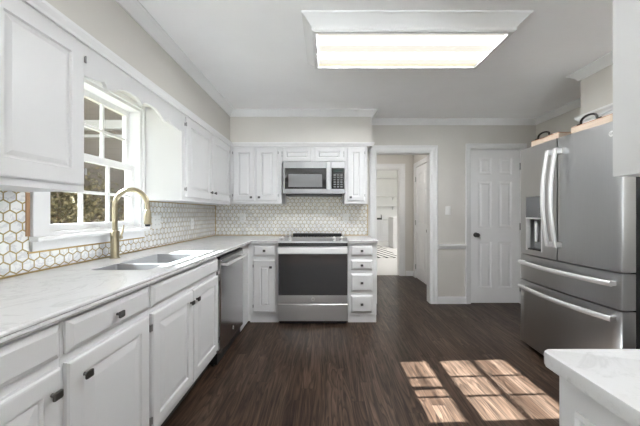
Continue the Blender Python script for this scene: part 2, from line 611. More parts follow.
# mouldings
CROWN = [(0, H - 0.001), (0.066, H - 0.001), (0.066, H - 0.012), (0.050, H - 0.022), (0.030, H - 0.042), (0.018, H - 0.058), (0.012, H - 0.070), (0, H - 0.070)]
b = MB()
b.sweep([(XL, YR), (XL, 0.49), (-1.15, 0.49), (-1.15, 3.44), (0.565, 3.44), (0.565, YB), (XR, YB), (XR, 2.50), (2.25, 2.50), (2.25, 1.69), (XR, 1.69), (XR, YR)], CROWN, closed=True)
struct(b.obj('trim_1', M_TRIM))
CORN = [(0, 2.010), (0.012, 2.010), (0.016, 2.022), (0.026, 2.034), (0.030, 2.040), (0.030, 2.0545), (0, 2.0545)]
b = MB()
b.sweep([(XL, 0.489), (-1.149, 0.489), (-1.149, 3.439), (0.566, 3.439), (0.566, YB - 0.001)], CORN)
struct(b.obj('trim_2', M_TRIM))
b = MB()
b.sweep([(XR - 0.001, 2.501), (2.249, 2.501), (2.249, 1.689), (XR - 0.001, 1.689)], CORN)
struct(b.obj('trim_3', M_TRIM))
BASE = [(0, 0.001), (0.016, 0.001), (0.016, 0.075), (0.012, 0.088), (0.008, 0.094), (0, 0.096)]
b = MB()
b.sweep([(1.496, YB), (1.864, YB)], BASE)
b.sweep([(2.672, YB), (XR, YB), (XR, 0.64)], BASE)
struct(b.obj('baseboard_back', M_TRIM))
b = MB()
b.sweep([(1.545, HY), (HX1, HY), (HX1, 5.35)], BASE)
b.sweep([(HX1, 4.43), (HX1, 3.89)], BASE)
struct(b.obj('baseboard_hall', M_TRIM))
b = MB()
b.sweep([(1.496, YB), (1.864, YB)], [(0, 0.725), (0.012, 0.727), (0.016, 0.742), (0.022, 0.760), (0.030, 0.770), (0.028, 0.785), (0.012, 0.792), (0, 0.792)])
struct(b.obj('trim_4', M_TRIM))


def casing(name, x0, x1, z1, y, w=0.085, depth=0.12):
    """door casing facing -y round an opening, with its jambs"""
    b = MB()
    prof = [(0, 0), (0.0, -0.011), (0.018, -0.016), (w - 0.03, -0.016), (w - 0.012, -0.022), (w, -0.020), (w, 0)]
    def q(i, side):
        d, yy = prof[i]
        return d, y + yy
    R = []
    for (px, pz, ox, oz) in ((x0, 0.001, -1, 0), (x0, z1, -1, 1), (x1, z1, 1, 1), (x1, 0.001, 1, 0)):
        R.append([(px + ox * d, y - 0.0005 + yy, pz + oz * d) for d, yy in prof])
    b.loft(R)
    b.box(x0, x0 + 0.012, y + 0.0005, y + depth, 0.001, z1)
    b.box(x1 - 0.012, x1, y + 0.0005, y + depth, 0.001, z1)
    b.box(x0 + 0.012, x1 - 0.012, y + 0.0005, y + depth, z1 - 0.012, z1)
    return struct(b.obj(name, M_TRIM))


casing('trim_5', OX0, OX1, OZ, YB)
casing('trim_6', DX0, DX1, DZ, YB, w=0.062, depth=0.11)
casing('trim_7', 0.68, 1.437, 2.05, HY, w=0.095, depth=0.12)
# casing of the hall door, which faces the hall (towards -X)
b = MB()
for q in ((HX1 - 0.018, HX1 - 0.0005, 4.42, 4.50, 0.001, 2.13), (HX1 - 0.018, HX1 - 0.0005, 5.28, 5.36, 0.001, 2.13), (HX1 - 0.018, HX1 - 0.0005, 4.50, 5.28, 2.05, 2.13)):
    b.box(*q)
struct(b.obj('trim_8', M_TRIM))


def six_panel(name, w, h, loc, rz, knob_side, knob_mat):
    PR = [(0.010, 0.009), (0.026, 0.009), (0.040, 0.002)]
    st = 0.105
    mid = w / 2
    cols = [(st, mid - 0.048), (mid + 0.048, w - st)]
    rows = [(0.20, 0.815), (1.005, 1.617), (1.715, 1.93)]
    k = h / 2.04
    b = MB()
    b.pslab(0, w, 0, h, 0, 0.035, [(c[0], c[1], r[0] * k, r[1] * k) for c in cols for r in rows], PR)
    d = struct(b.obj(name, M_DOOR))
    d.location, d.rotation_euler = loc, (0, 0, rz)
    kx = 0.065 if knob_side < 0 else w - 0.065
    b = MB()
    b.lathe([(0.032, -0.0005), (0.032, -0.006), (0.012, -0.008), (0.012, -0.030), (0.024, -0.036), (0.029, -0.048), (0.026, -0.060), (0.012, -0.066)], (kx, 0, 0.905), 'y')
    b.obj('door_knob', knob_mat, d, True)
    for hz in (0.20, 1.02, 1.82):
        b = MB()
        hx = w + 0.004 if knob_side < 0 else -0.004
        b.lathe([(0.007, -0.045), (0.007, 0.045)], (hx, -0.008, hz * k), 'z', 10)
        b.obj('hinge', M_HINGE, d)
    return d


M_DKNOB = mat('dark door knob', (0.16, 0.155, 0.15), 0.3, 0.9)
six_panel('door_1', DX1 - DX0 - 0.032, 2.035, (DX0 + 0.016, YB + 0.012, 0.008), 0, -1, M_DKNOB)
six_panel('door_2', 0.776, 2.035, (HX1 + 0.004, 5.278, 0.008), RIGHT, 1, M_DKNOB)


# ------------------------------------------------------------------ sink window
b = MB()
cw = 0.085
xo = XL + 0.018
# casing on the wall
b.box(XL + 0.0005, xo, WY0 - cw, WY0, WZ0, WZ1 + 0.08, 0.003)
b.box(XL + 0.0005, xo, WY1, 2.281, WZ0, WZ1 + 0.08, 0.003)
b.box(XL + 0.0005, xo, WY0, WY1, WZ1, WZ1 + 0.08, 0.003)
# jamb liners
b.box(XO + 0.002, XL, WY0, WY0 + 0.02, WZ0, WZ1)
b.box(XO + 0.002, XL, WY1 - 0.02, WY1, WZ0, WZ1)
b.box(XO + 0.002, XL, WY0 + 0.02, WY1 - 0.02, WZ1 - 0.02, WZ1)
b.box(XO + 0.002, XL, WY0 + 0.02, WY1 - 0.02, WZ0, WZ0 + 0.02)
win = struct(b.obj('window_1', M_TRIM))
b = MB()
b.box(XL + 0.0005, XL + 0.055, WY0 - cw - 0.012, 2.281, WZ0 - 0.022, WZ0 - 0.0005, 0.004)
b.box(XL + 0.0005, xo - 0.004, WY0 - cw, 2.281, 1.012, WZ0 - 0.0225, 0.003)
b.obj('window_sill', M_TRIM, win)


def sash(name, xc, z0, z1, rail_b, rail_t):
    y0, y1 = WY0 + 0.021, WY1 - 0.021
    st, mw, t = 0.034, 0.019, 0.015
    gy0, gy1, gz0, gz1 = y0 + st, y1 - st, z0 + rail_b, z1 - rail_t
    b = MB()
    b.box(xc - t, xc + t, y0, gy0, z0, z1)
    b.box(xc - t, xc + t, gy1, y1, z0, z1)
    b.box(xc - t, xc + t, gy0, gy1, z0, gz0)
    b.box(xc - t, xc + t, gy0, gy1, gz1, z1)
    for k in (1, 2):
        yc = gy0 + (gy1 - gy0) * k / 3
        b.box(xc - 0.009, xc + 0.009, yc - mw / 2, yc + mw / 2, gz0, gz1)
    zc = (gz0 + gz1) / 2
    ys = [gy0] + [gy0 + (gy1 - gy0) * k / 3 + s * mw / 2 for k in (1, 2) for s in (-1, 1)] + [gy1]
    for a, c in ((0, 1), (2, 3), (4, 5)):
        b.box(xc - 0.009, xc + 0.009, ys[a], ys[c], zc - mw / 2, zc + mw / 2)
    s = b.obj(name, M_TRIM, win)
    b = MB()
    b.box(xc - 0.002, xc + 0.002, gy0 + 0.0005, gy1 - 0.0005, gz0 + 0.0005, gz1 - 0.0005)
    b.obj('glass', M_GLASS_DIM, s)


sash('window_sash', -1.520, 1.106, 1.566, 0.036, 0.036)
sash('window_sash', -1.560, 1.540, 1.999, 0.048, 0.040)


def big_window(name, axis, plane, a0, a1, z0, z1, cols, rows):
    b = MB()
    def bx(u0, u1, v0, v1, t=0.03):
        if axis == 'x':
            b.box(plane - t, plane + t, u0, u1, v0, v1)
        else:
            b.box(u0, u1, plane - t, plane + t, v0, v1)
    f = 0.06
    bx(a0 + 0.001, a0 + f, z0 + 0.001, z1 - 0.001)
    bx(a1 - f, a1 - 0.001, z0 + 0.001, z1 - 0.001)
    bx(a0 + f, a1 - f, z0 + 0.001, z0 + f)
    bx(a0 + f, a1 - f, z1 - f, z1 - 0.001)
    for k in range(1, cols):
        c = a0 + (a1 - a0) * k / cols
        w = 0.03 if k % 2 == 0 else 0.012
        bx(c - w, c + w, z0 + f, z1 - f, 0.02)
    for k in range(1, rows):
        c = z0 + (z1 - z0) * k / rows
        bx(a0 + f, a1 - f, c - 0.012, c + 0.012, 0.018)
    o = struct(b.obj(name, M_TRIM))
    b = MB()
    if axis == 'x':
        b.box(plane - 0.002, plane + 0.002, a0 + f, a1 - f, z0 + f, z1 - f)
    else:
        b.box(a0 + f, a1 - f, plane - 0.002, plane + 0.002, z0 + f, z1 - f)
    b.obj('glass', M_GLASS, o)


big_window('window_2', 'x', -1.522, BY0, BY1, BZ0, BZ1, 6, 4)
big_window('window_3', 'y', YR - 0.075, RX0, RX1, BZ0, BZ1, 8, 4)
big_window('window_4', 'x', FX1 + 0.05, 6.2, 12.2, 0.3, 2.4, 8, 3)  # unseen window added to let daylight into the far room

# ------------------------------------------------------------------ tile backsplash and its brass edges
ZC = 0.908
T = 0.008
struct(MB().box(XL + 0.0005, XL + T, 0.0, WY0 - cw - 0.012, ZC, 1.304)
       .box(XL + 0.0005, XL + T, WY0 - cw - 0.012, 2.283, ZC, 1.003)
       .box(XL + 0.0005, XL + T, 2.283, YB - 0.001, ZC, 1.304).obj('wall_tile_left', M_HEXL))
struct(MB().box(XL + T, 0.560, YB - T, YB - 0.0005, ZC, 1.316)
       .box(-0.5, 0.245, YB - T, YB - 0.0005, 1.316, 1.43)
       .box(-0.5, 0.245, YB - T, YB - 0.0005, 0.80, ZC).obj('wall_tile_back', M_HEXB))
g = XL + T + 0.003
struct(MB().box(XL + 0.0005, g, 0.0, YB - T - 0.004, ZC + 0.0003, ZC + 0.008)
       .box(XL + 0.0005, g, 1.385, 2.282, 1.0035, 1.0115)
       .box(XL + 0.0005, g, 2.284, YB - T - 0.004, 1.296, 1.304)
       .box(XL + T, -0.51, YB - T - 0.003, YB - 0.0005, ZC + 0.0003, ZC + 0.008)
       .box(0.25, 0.560, YB - T - 0.003, YB - 0.0005, ZC + 0.0003, ZC + 0.008)
       .box(0.5605, 0.568, YB - T - 0.003, YB - 0.0005, ZC + 0.0003, 1.316)
       .box(XL + T, XL + T + 0.007, YB - T - 0.004, YB - T, ZC + 0.008, 1.304).obj('trim_9', M_GOLD))
struct(MB().box(XL + 0.0005, XL + 0.014, 1.376, 1.3925, 1.09, 1.304).obj('trim_10', M_WOODEDGE))


# ------------------------------------------------------------------ cabinet parts
def knob(parent, x, z, yf):
    b = MB()
    b.lathe([(0.006, 0.0005), (0.006, -0.012), (0.008, -0.014)], (x, yf, z), 'y', 8)
    b.box(x - 0.015, x + 0.015, yf - 0.024, yf - 0.014, z - 0.013, z + 0.013, 0.004)
    return b.obj('knob', M_KNOB, parent)


def hinge(parent, x, z, yf):
    b = MB()
    b.lathe([(0.004, -0.016), (0.004, 0.016)], (x, yf - 0.004, z), 'z', 8)
    b.box(x - 0.003, x + 0.003, yf - 0.002, yf + 0.013, z - 0.012, z + 0.012)
    return b.obj('hinge', M_HINGE, parent)


DT = 0.020


def door(parent, x0, x1, z0, z1, knob_at=None, hinge_at=None, stile=0.058, wide=0.034):
    b = MB()
    s = stile
    b.panel(x0, x1, z0, z1, -0.0005, [(0, -DT + 0.007), (0.005, -DT + 0.001), (0.011, -DT), (s, -DT), (s + 0.005, -DT + 0.009), (s + 0.011, -DT + 0.009), (s + 0.011 + wide, -DT + 0.001)])
    d = b.obj('door', M_CAB, parent)
    if knob_at:
        knob(d, knob_at[0], knob_at[1], -DT)
    if hinge_at is not None:
        for z in (z0 + 0.065, z1 - 0.065):
            hinge(d, hinge_at, z, -DT + 0.006)
    return d


def drawer(parent, x0, x1, z0, z1, knobbed=True, name='drawer'):
    b = MB()
    b.panel(x0, x1, z0, z1, -0.0005, [(0, -DT + 0.011), (0.004, -DT + 0.008), (0.018, -DT), ])
    d = b.obj(name, M_CAB, parent)
    if knobbed:
        knob(d, (x0 + x1) / 2, (z0 + z1) / 2, -DT)
    return d


def base_body(parent, w, depth, zb=0.115, toe=True, flush=False):
    b = MB()
    zt = 0.877
    b.box(0.0005, w - 0.0005, 0, 0.02, zb, zt)
    b.box(0.0005, 0.018, 0.02, depth, zb, zt)
    b.box(w - 0.018, w - 0.0005, 0.02, depth, zb, zt)
    b.box(0.018, w - 0.018, 0.02, depth, zb, zb + 0.018)
    b.box(0.018, w - 0.018, depth - 0.008, depth, zb + 0.018, zt)
    o = b.obj('carcass', M_CAB, parent)
    if toe:
        t = MB()
        t.box(0.001, w - 0.001, 0.012 if flush else 0.07, depth, 0.001, zb - 0.0005)
        t.obj('toe_kick', M_CAB if flush else M_TOE, parent)
    return o


FXL = -0.842            # face-frame plane of the sink run
DEPL = FXL - XL - 0.006
# local x runs along +Y from the thing's origin
def left_unit(name, label, cat, y0, group=None):
    return thing(name, label, cat, (FXL, y0, 0), LEFT, group)


GB = 'white base cabinets'
for y0, y1, lab in ((0.02, 0.455, 'white base cabinet at the open near end of the sink counter'),
                    (0.455, 0.90, 'white base cabinet under the sink counter, cut off by the picture edge'),
                    (0.90, 1.347, 'white base cabinet with one drawer over one door, next to the sink cabinet')):
    w = y1 - y0
    t = left_unit('base_cabinet', lab, 'cabinet', y0, GB)
    base_body(t, w, DEPL)
    drawer(t, 0.012, w - 0.012, 0.752, 0.857)
    if y0 > 0.85:
        door(t, 0.012, w - 0.012, 0.150, 0.722, (0.07, 0.655), w - 0.006)
    else:
        door(t, 0.012, w - 0.012, 0.150, 0.722, (w - 0.045, 0.655), 0.006)
w = 2.205 - 1.347
t = left_unit('sink_cabinet', 'wide white base cabinet with two doors below the sink and faucet', 'cabinet', 1.347, GB)
base_body(t, w, DEPL)
drawer(t, 0.012, w - 0.012, 0.752, 0.857, False, 'false_front')
door(t, 0.012, w / 2 - 0.003, 0.150, 0.722, (w / 2 - 0.040, 0.655), 0.006)
door(t, w / 2 + 0.003, w - 0.012, 0.150, 0.722, (w / 2 + 0.040, 0.655), w - 0.006)

# dishwasher
t = left_unit('dishwasher', 'stainless steel dishwasher set in the white sink run near the corner', 'dishwasher', 2.215)
w = 0.61
MB().box(0.004, w - 0.004, 0.0, DEPL, 0.02, 0.862).obj('body', M_BLACK, t)
b = MB()
poly = [(0.004, -0.001), (w - 0.004, -0.001), (w - 0.004, -0.020), (w - 0.012, -0.028), (0.012, -0.028), (0.004, -0.020)]
b.prism(poly, 'z', 0.105, 0.838, 0.003)
dd = b.obj('door', M_DWST, t)
MB().box(0.006, w - 0.006, -0.024, -0.001, 0.8385, 0.858, 0.002).obj('control_strip', M_BLACK, t)
b = MB()
b.tube([(0.035, -0.066, 0.795), (w - 0.035, -0.066, 0.795)], 0.012, 12)
for x in (0.045, w - 0.045):
    b.tube([(x, -0.028, 0.795), (x, -0.066, 0.795)], 0.010, 10)
b.obj('handle', M_BRIGHT, dd, True)
MB().box(0.010, w - 0.010, 0.03, 0.05, 0.003, 0.104).obj('kick_plate', M_BLACK, t)


def letters(txt, size, name, m, parent, matrix):
    cu = bpy.data.curves.new(name, 'FONT')
    cu.body, cu.size, cu.extrude = txt, size, 0.0004
    cu.align_x, cu.align_y = 'CENTER', 'CENTER'
    tmp = bpy.data.objects.new(name, cu)
    C.objects.link(tmp)
    dg = bpy.context.evaluated_depsgraph_get()
    me = bpy.data.meshes.new_from_object(tmp.evaluated_get(dg))
    bpy.data.objects.remove(tmp)
    bpy.data.curves.remove(cu)
    me.transform(matrix)
    me.materials.clear()
    me.materials.append(m)
    o = bpy.data.objects.new(name, me)
    C.objects.link(o)
    o.parent = parent
    return o


M_MW = mat('microwave stainless steel', (0.33, 0.33, 0.335), 0.48, 1.0)
M_MWH = mat('microwave handle steel', (0.42, 0.42, 0.425), 0.45, 1.0)
M_BADGE = mat('grey badge', (0.30, 0.30, 0.31), 0.4, 0.6)


def badge(parent, x, y, z, r):
    b = MB()
    b.lathe([(r, -0.0003), (r, -0.002), (r * 0.86, -0.0026), (r * 0.80, -0.0018), (r * 0.2, -0.0018)], (x, y, z), 'y', 24)
    o = b.obj('badge', M_BRIGHT, parent)
    letters('GE', r * 1.0, 'badge_letters', M_GREY, o, Matrix.Translation((x, y - 0.0026, z)) @ Matrix.Rotation(PI / 2, 4, 'X'))


badge(dd, w / 2, -0.028, 0.19, 0.016)

# corner filler between dishwasher and the range wall run
b = MB()
b.box(FXL - 0.022, FXL, 2.830, 3.136, 0.02, 0.877)
b.box(FXL, -0.825, 3.115, 3.135, 0.02, 0.877)
tag(b.obj('corner_filler', M_CAB), 'plain white filler panel in the inside corner right of the dishwasher', 'panel')

# range-wall base cabinets (front towards -Y)
FYB = 3.115
DEPB = YB - FYB - 0.012
t = thing('base_cabinet', 'narrow white cabinet with one small drawer, between the inside corner and the range', 'cabinet', (-0.825, FYB, 0), 0, GB)
w = -0.512 + 0.825
base_body(t, w, DEPB, 0.085, True, True)
ox = 0.825
drawer(t, -0.780 + ox, -0.540 + ox, 0.735, 0.852)
door(t, -0.780 + ox, -0.540 + ox, 0.122, 0.690, (-0.590 + ox, 0.615), -0.786 + ox, 0.070, 0.014)
t = thing('drawer_cabinet', 'white cabinet of four small drawers to the right of the range', 'cabinet', (0.252, FYB, 0), 0, GB)
w = 0.565 - 0.252
base_body(t, w, DEPB, 0.085, True, True)
for z0, z1 in ((0.735, 0.850), (0.582, 0.690), (0.348, 0.540), (0.118, 0.303)):
    drawer(t, 0.283 - 0.252, 0.520 - 0.252, z0, z1)


# ------------------------------------------------------------------ counters
def slab_cells(b, xs, ys, cells, z0, z1):
    cache = {}

    def gv(x, y, z):
        k = (x, y, z)
        if k not in cache:
            cache[k] = b._v(k)
        return cache[k]
    for (i, j) in cells:
        x0, x1, y0, y1 = xs[i], xs[i + 1], ys[j], ys[j + 1]
        b.face([gv(x0, y0, z1), gv(x1, y0, z1), gv(x1, y1, z1), gv(x0, y1, z1)])
        b.face([gv(x0, y0, z0), gv(x0, y1, z0), gv(x1, y1, z0), gv(x1, y0, z0)])
        for di, dj, e in ((-1, 0, (x0, y0, x0, y1)), (1, 0, (x1, y0, x1, y1)), (0, -1, (x0, y0, x1, y0)), (0, 1, (x0, y1, x1, y1))):
            if (i + di, j + dj) not in cells:
                b.face([gv(e[0], e[1], z0), gv(e[2], e[3], z0), gv(e[2], e[3], z1), gv(e[0], e[1], z1)])


EDGE = [(0, 0.8785), (0.005, 0.8785), (0.008, 0.882), (0.008, 0.889), (0.0045, 0.8925), (0.0105, 0.897), (0.0115, 0.903), (0.009, 0.9068), (0.004, ZC), (0, ZC)]
SX0, SX1, SY0, SY1 = -1.222, -0.922, 1.475, 2.06
b = MB()
xs = [XL + 0.004, SX0, SX1, -0.810, -0.509]
ys = [0.0, SY0, SY1, 3.081, YB - 0.004]
cells = {(i, j) for i in range(3) for j in range(4)} - {(1, 1)}
cells |= {(3, 3)}
slab_cells(b, xs, ys, cells, 0.8785, ZC)
b.sweep([(-0.810, 0.0), (-0.810, 3.081), (-0.509, 3.081)], EDGE)
tag(b.obj('countertop', M_QUARTZ), 'long white quartz counter along the sink wall, turning the corner to the range', 'countertop')
b = MB()
b.box(0.251, 0.570, 3.081, YB - 0.004, 0.8785, ZC)
b.sweep([(0.251, 3.081), (0.570, 3.081), ], EDGE)
tag(b.obj('countertop', M_QUARTZ), 'short white quartz counter on the four-drawer cabinet right of the range', 'countertop')

# sink
t = thing('kitchen_sink', 'undermount stainless steel double bowl sink in the white counter', 'sink', (0, 0, 0))


def bowl(y0, y1, zt, depth=0.19):
    r = 0.012
    b = MB()
    def rr(x0, x1, a0, a1, z, rad):
        pts = []
        for cx, cy, s in ((x1 - rad, a1 - rad, 0), (x0 + rad, a1 - rad, 1), (x0 + rad, a0 + rad, 2), (x1 - rad, a0 + rad, 3)):
            for k in range(8):
                an = (s + k / 7) * PI / 2
                pts.append((cx + rad * math.cos(an), cy + rad * math.sin(an), z))
        return pts
    x0, x1 = SX0 + 0.0008, SX1 - 0.0008
    zb = zt - depth
    b.loft([rr(x0, x1, y0, y1, zt, r), rr(x0, x1, y0, y1, zb + 0.02, r), rr(x0 + 0.015, x1 - 0.015, y0 + 0.015, y1 - 0.015, zb, r), rr(x0 + 0.11, x1 - 0.11, y0 + 0.05, y1 - 0.05, zb - 0.003, r)], cap=False)
    b.face([b._v(p) for p in rr(x0 + 0.11, x1 - 0.11, y0 + 0.05, y1 - 0.05, zb - 0.003, r)])
    o = b.obj('bowl', M_SINK, t)
    md = o.modifiers.new('thickness', 'SOLIDIFY')
    md.thickness, md.offset = 0.0015, -1
    d = MB()
    d.lathe([(0.040, 0.0), (0.040, 0.002), (0.028, 0.003), (0.024, -0.001), (0.004, -0.001)], ((x0 + x1) / 2, (y0 + y1) / 2, zb - 0.001), 'z', 20)
    d.obj('drain', M_BRIGHT, o)


bowl(SY0 + 0.0008, 1.660, ZC - 0.002)
bowl(1.684, SY1 - 0.0008, ZC - 0.002)
b = MB()
b.box(SX0 + 0.001, SX1 - 0.001, 1.6605, 1.6835, ZC - 0.03, ZC - 0.004, 0.003)
b.obj('divider', M_BRIGHT, t)

# faucet
fx, fy = -1.382, 1.868
t = thing('faucet', 'tall brushed brass pull-down faucet behind the sink', 'faucet', (fx, fy, ZC))
b = MB()
b.lathe([(0.030, 0.0005), (0.030, 0.006), (0.026, 0.008), (0.0245, 0.012), (0.0245, 0.175), (0.022, 0.180), (0.016, 0.182)], (0, 0, 0), 'z', 24)
b.obj('body', M_FAUCET, t, True)
R = 0.105
pts = [(0, 0, 0.181), (0, 0, 0.26), (0, 0, 0.345)]
for k in range(1, 17):
    a = k / 16 * PI
    pts.append((R - R * math.cos(a), 0.008 * k / 16, 0.345 + R * math.sin(a)))
pts.append((2 * R + 0.001, 0.008, 0.318))
b = MB()
b.tube(pts, 0.0155, 14)
b.obj('spout', M_FAUCET, t, True)
b = MB()
b.lathe([(0.0155, 0.317), (0.019, 0.310), (0.021, 0.27), (0.0225, 0.225), (0.019, 0.222)], (2 * R + 0.001, 0.008, 0), 'z', 18)
o = b.obj('spray_head', M_FAUCET, t, True)
b = MB()
b.lathe([(0.016, 0.2215), (0.014, 0.208), (0.010, 0.207)], (2 * R + 0.001, 0.008, 0), 'z', 14)
b.obj('nozzle', M_BLACK, o)
b = MB()
b.tube([(0.0, 0.022, 0.125), (0.004, 0.055, 0.132)], 0.0125, 12)
b.tube([(0.004, 0.048, 0.135), (0.010, 0.055, 0.165), (0.016, 0.060, 0.215)], [0.0065, 0.006, 0.0045], 10)
b.obj('lever', M_FAUCET, t, True)

# ------------------------------------------------------------------ range
RX = -0.130
t = thing('range', 'stainless steel slide-in electric range between white cabinets', 'range', (RX, 0, 0))
hw = 0.374
MB().box(-hw, hw, 3.085, YB - 0.03, 0.03, 0.895).obj('body', M_STEEL, t)
b = MB()
b.box(-hw - 0.004, hw + 0.004, 3.10, YB - 0.035, 0.909, 0.918, 0.002)
b.obj('cooktop', M_BLKGLASS, t)
b = MB()
b.prism([(3.046, 0.884), (3.046, 0.898), (3.098, 0.932), (3.165, 0.932), (3.165, 0.919), (3.09, 0.9185), (3.09, 0.884)], 'x', -hw - 0.002, hw + 0.002, 0.002)
cp = b.obj('control_panel', M_STEEL, t)
tilt = Matrix.Rotation(math.radians(-57), 4, 'X')
for kx in (-0.325, -0.245, 0.228, 0.308):
    b = MB(Matrix.Translation((kx, 3.068, 0.9145)) @ Matrix.Rotation(math.radians(33), 4, 'X'))
    b.lathe([(0.021, 0.001), (0.021, 0.006), (0.018, 0.008), (0.017, 0.030), (0.014, 0.033)], (0, 0, 0), 'z', 18)
    b.box(-0.003, 0.003, -0.016, 0.016, 0.033, 0.037)
    b.obj('knob', M_BRIGHT, cp, True)
b = MB(Matrix.Translation((0, 3.130, 0.9325)))
b.box(-0.14, 0.14, -0.012, 0.012, 0, 0.001)
b.obj('display', M_BLKGLASS, cp)
MB().box(-0.285, 0.345, YB - 0.10, YB - 0.035, 0.9185, 0.940, 0.003).obj('vent_trim', M_BLACK, t)
MB().box(-hw, hw, 3.060, 3.084, 0.845, 0.8835, 0.001).obj('vent_strip', M_BLACK, t)
b = MB()
b.panel(-hw, hw, 0.235, 0.842, 3.084, [(0, 3.052), (0.003, 3.049)])
od = b.obj('oven_door', M_STEEL, t)
b = MB()
b.panel(-hw + 0.004, hw - 0.004, 0.322, 0.764, 3.0485, [(0, 3.0465), (0.002, 3.0455)])
b.obj('oven_window', mat('oven glass', (0.045, 0.045, 0.047), 0.08, 0, 0.6), od)
b = MB()
b.box(-hw + 0.004, hw - 0.004, 2.998, 3.014, 0.778, 0.836, 0.005)
for x in (-hw + 0.03, hw - 0.03):
    b.box(x - 0.018, x + 0.018, 3.014, 3.049, 0.786, 0.828, 0.003)
b.obj('handle', M_BRIGHT, od)
badge(od, 0, 3.049, 0.278, 0.019)
b = MB()
b.panel(-hw, hw, 0.045, 0.222, 3.084, [(0, 3.052), (0.003, 3.049)])
b.obj('drawer', M_STEEL, t)
MB().box(-hw + 0.01, hw - 0.01, 3.10, 3.7, 0.001, 0.0295).obj('base', M_BLACK, t)

# ------------------------------------------------------------------ microwave
MY = 3.37
t = thing('microwave', 'stainless steel over-the-range microwave with a dark glass door', 'microwave', (RX, MY, 0))
hw = 0.372
MB().box(-hw + 0.002, hw - 0.002, 0.028, YB - MY - 0.012, 1.435, 1.815).obj('body', M_GREY, t)
b = MB()
b.panel(-hw, 0.205, 1.432, 1.817, 0.027, [(0, 0.004), (0.004, 0.0)])
md_ = b.obj('door', M_MW, t)
b = MB()
b.panel(-hw + 0.026, 0.143, 1.490, 1.737, -0.0002, [(0, -0.002), (0.002, -0.003)])
dw_ = b.obj('door_window', M_BLKGLASS, md_)
M_MESH = mat('grey window screen', (0.20, 0.20, 0.205), 0.12)
b = MB()
b.panel(-hw + 0.068, 0.096, 1.512, 1.665, -0.0031, [(0, -0.0036)])
b.obj('screen', M_MESH, dw_)
b = MB()
b.box(0.148, 0.184, -0.045, -0.030, 1.48, 1.80, 0.005)
for z in (1.50, 1.78):
    b.box(0.156, 0.176, -0.030, -0.0003, z - 0.012, z + 0.012)
b.obj('handle', M_MWH, md_)
b = MB()
b.panel(0.2055, hw, 1.432, 1.817, 0.027, [(0, 0.004), (0.004, 0.0)])
cpn = b.obj('control_panel', M_MW, t)
b = MB()
b.panel(0.209, hw - 0.012, 1.490, 1.737, -0.0002, [(0, -0.002), (0.002, -0.003)])
kp = b.obj('keypad', M_BLKGLASS, cpn)
b = MB()
for r_ in range(6):
    for c_ in range(3):
        x = 0.232 + c_ * 0.040
        z = 1.508 + r_ * 0.028
        b.box(x, x + 0.026, -0.0036, -0.0031, z, z + 0.014)
b.obj('keys', M_GREY, kp)
b = MB()
b.box(0.232, 0.340, -0.0036, -0.0031, 1.69, 1.72)
b.obj('display', mat('dim display', (0.03, 0.05, 0.05), 0.1), kp)
MB().box(-hw + 0.03, hw - 0.03, 0.05, 0.34, 1.415, 1.4345).obj('vent_grille', M_BLACK, t)


# ------------------------------------------------------------------ wall cabinets
def upper_body(parent, w, depth, z0, z1, x0=0.0):
    b = MB()
    b.box(x0 + 0.0005, x0 + w - 0.0005, 0, depth, z0, z1)
    return b.obj('carcass', M_CAB, parent)


GU = 'white wall cabinets'
UD = 0.31 - 0.010
t = thing('wall_cabinet', 'white wall cabinet left of the window, closest to the camera', 'cabinet', (-1.15, 0.49, 0), LEFT, GU)
upper_body(t, 0.865, UD, 1.305, 2.0545)
door(t, 0.015, 0.418, 1.335, 1.995, None, None, 0.068, 0.018)
door(t, 0.440, 0.848, 1.335, 1.995, None, 0.854, 0.068, 0.018)
t = thing('wall_cabinet', 'white two-door wall cabinet right of the window, with a bright bare end panel', 'cabinet', (-1.15, 2.284, 0), LEFT, GU)
upper_body(t, 3.44 - 2.284, UD, 1.305, 2.0545)
door(t, 0.045, 0.562, 1.335, 1.995, (0.525, 1.405), 0.039, 0.068, 0.018)
door(t, 0.582, 1.090, 1.335, 1.995, (0.620, 1.405), 1.096, 0.068, 0.018)

UB = YB - 3.44 - 0.012
def back_upper(label, x0, x1, z0):
    t = thing('wall_cabinet', label, 'cabinet', (x0, 3.44, 0), 0, GU)
    upper_body(t, x1 - x0, UB, z0, 2.0545)
    return t


t = back_upper('white two-door wall cabinet in the corner, left of the microwave', -1.149, -0.522, 1.318)
door(t, 0.040, 0.302, 1.352, 1.995, (0.262, 1.392), 0.034, 0.060, 0.02)
door(t, 0.318, 0.578, 1.352, 1.995, (0.358, 1.392), 0.584, 0.060, 0.02)
t = back_upper('short white two-door cabinet directly above the microwave', -0.522, 0.237, 1.8185)
door(t, 0.010, 0.362, 1.828, 1.995, None, 0.004, 0.042, 0.012)
door(t, 0.397, 0.744, 1.828, 1.995, None, 0.750, 0.042, 0.012)
t = back_upper('narrow white one-door wall cabinet right of the microwave', 0.237, 0.512, 1.318)
door(t, 0.034, 0.238, 1.352, 1.995, (0.072, 1.392), 0.244, 0.055, 0.012)
t = thing('wall_cabinet', 'white cabinet high on the wall above the refrigerator, behind the trays', 'cabinet', (2.25, 2.50, 0), RIGHT, GU)
upper_body(t, 0.81, 0.54, 1.80, 2.0545)
door(t, 0.012, 0.398, 1.815, 2.0, None, None, 0.04, 0.012)
door(t, 0.408, 0.798, 1.815, 2.0, None, None, 0.04, 0.012)

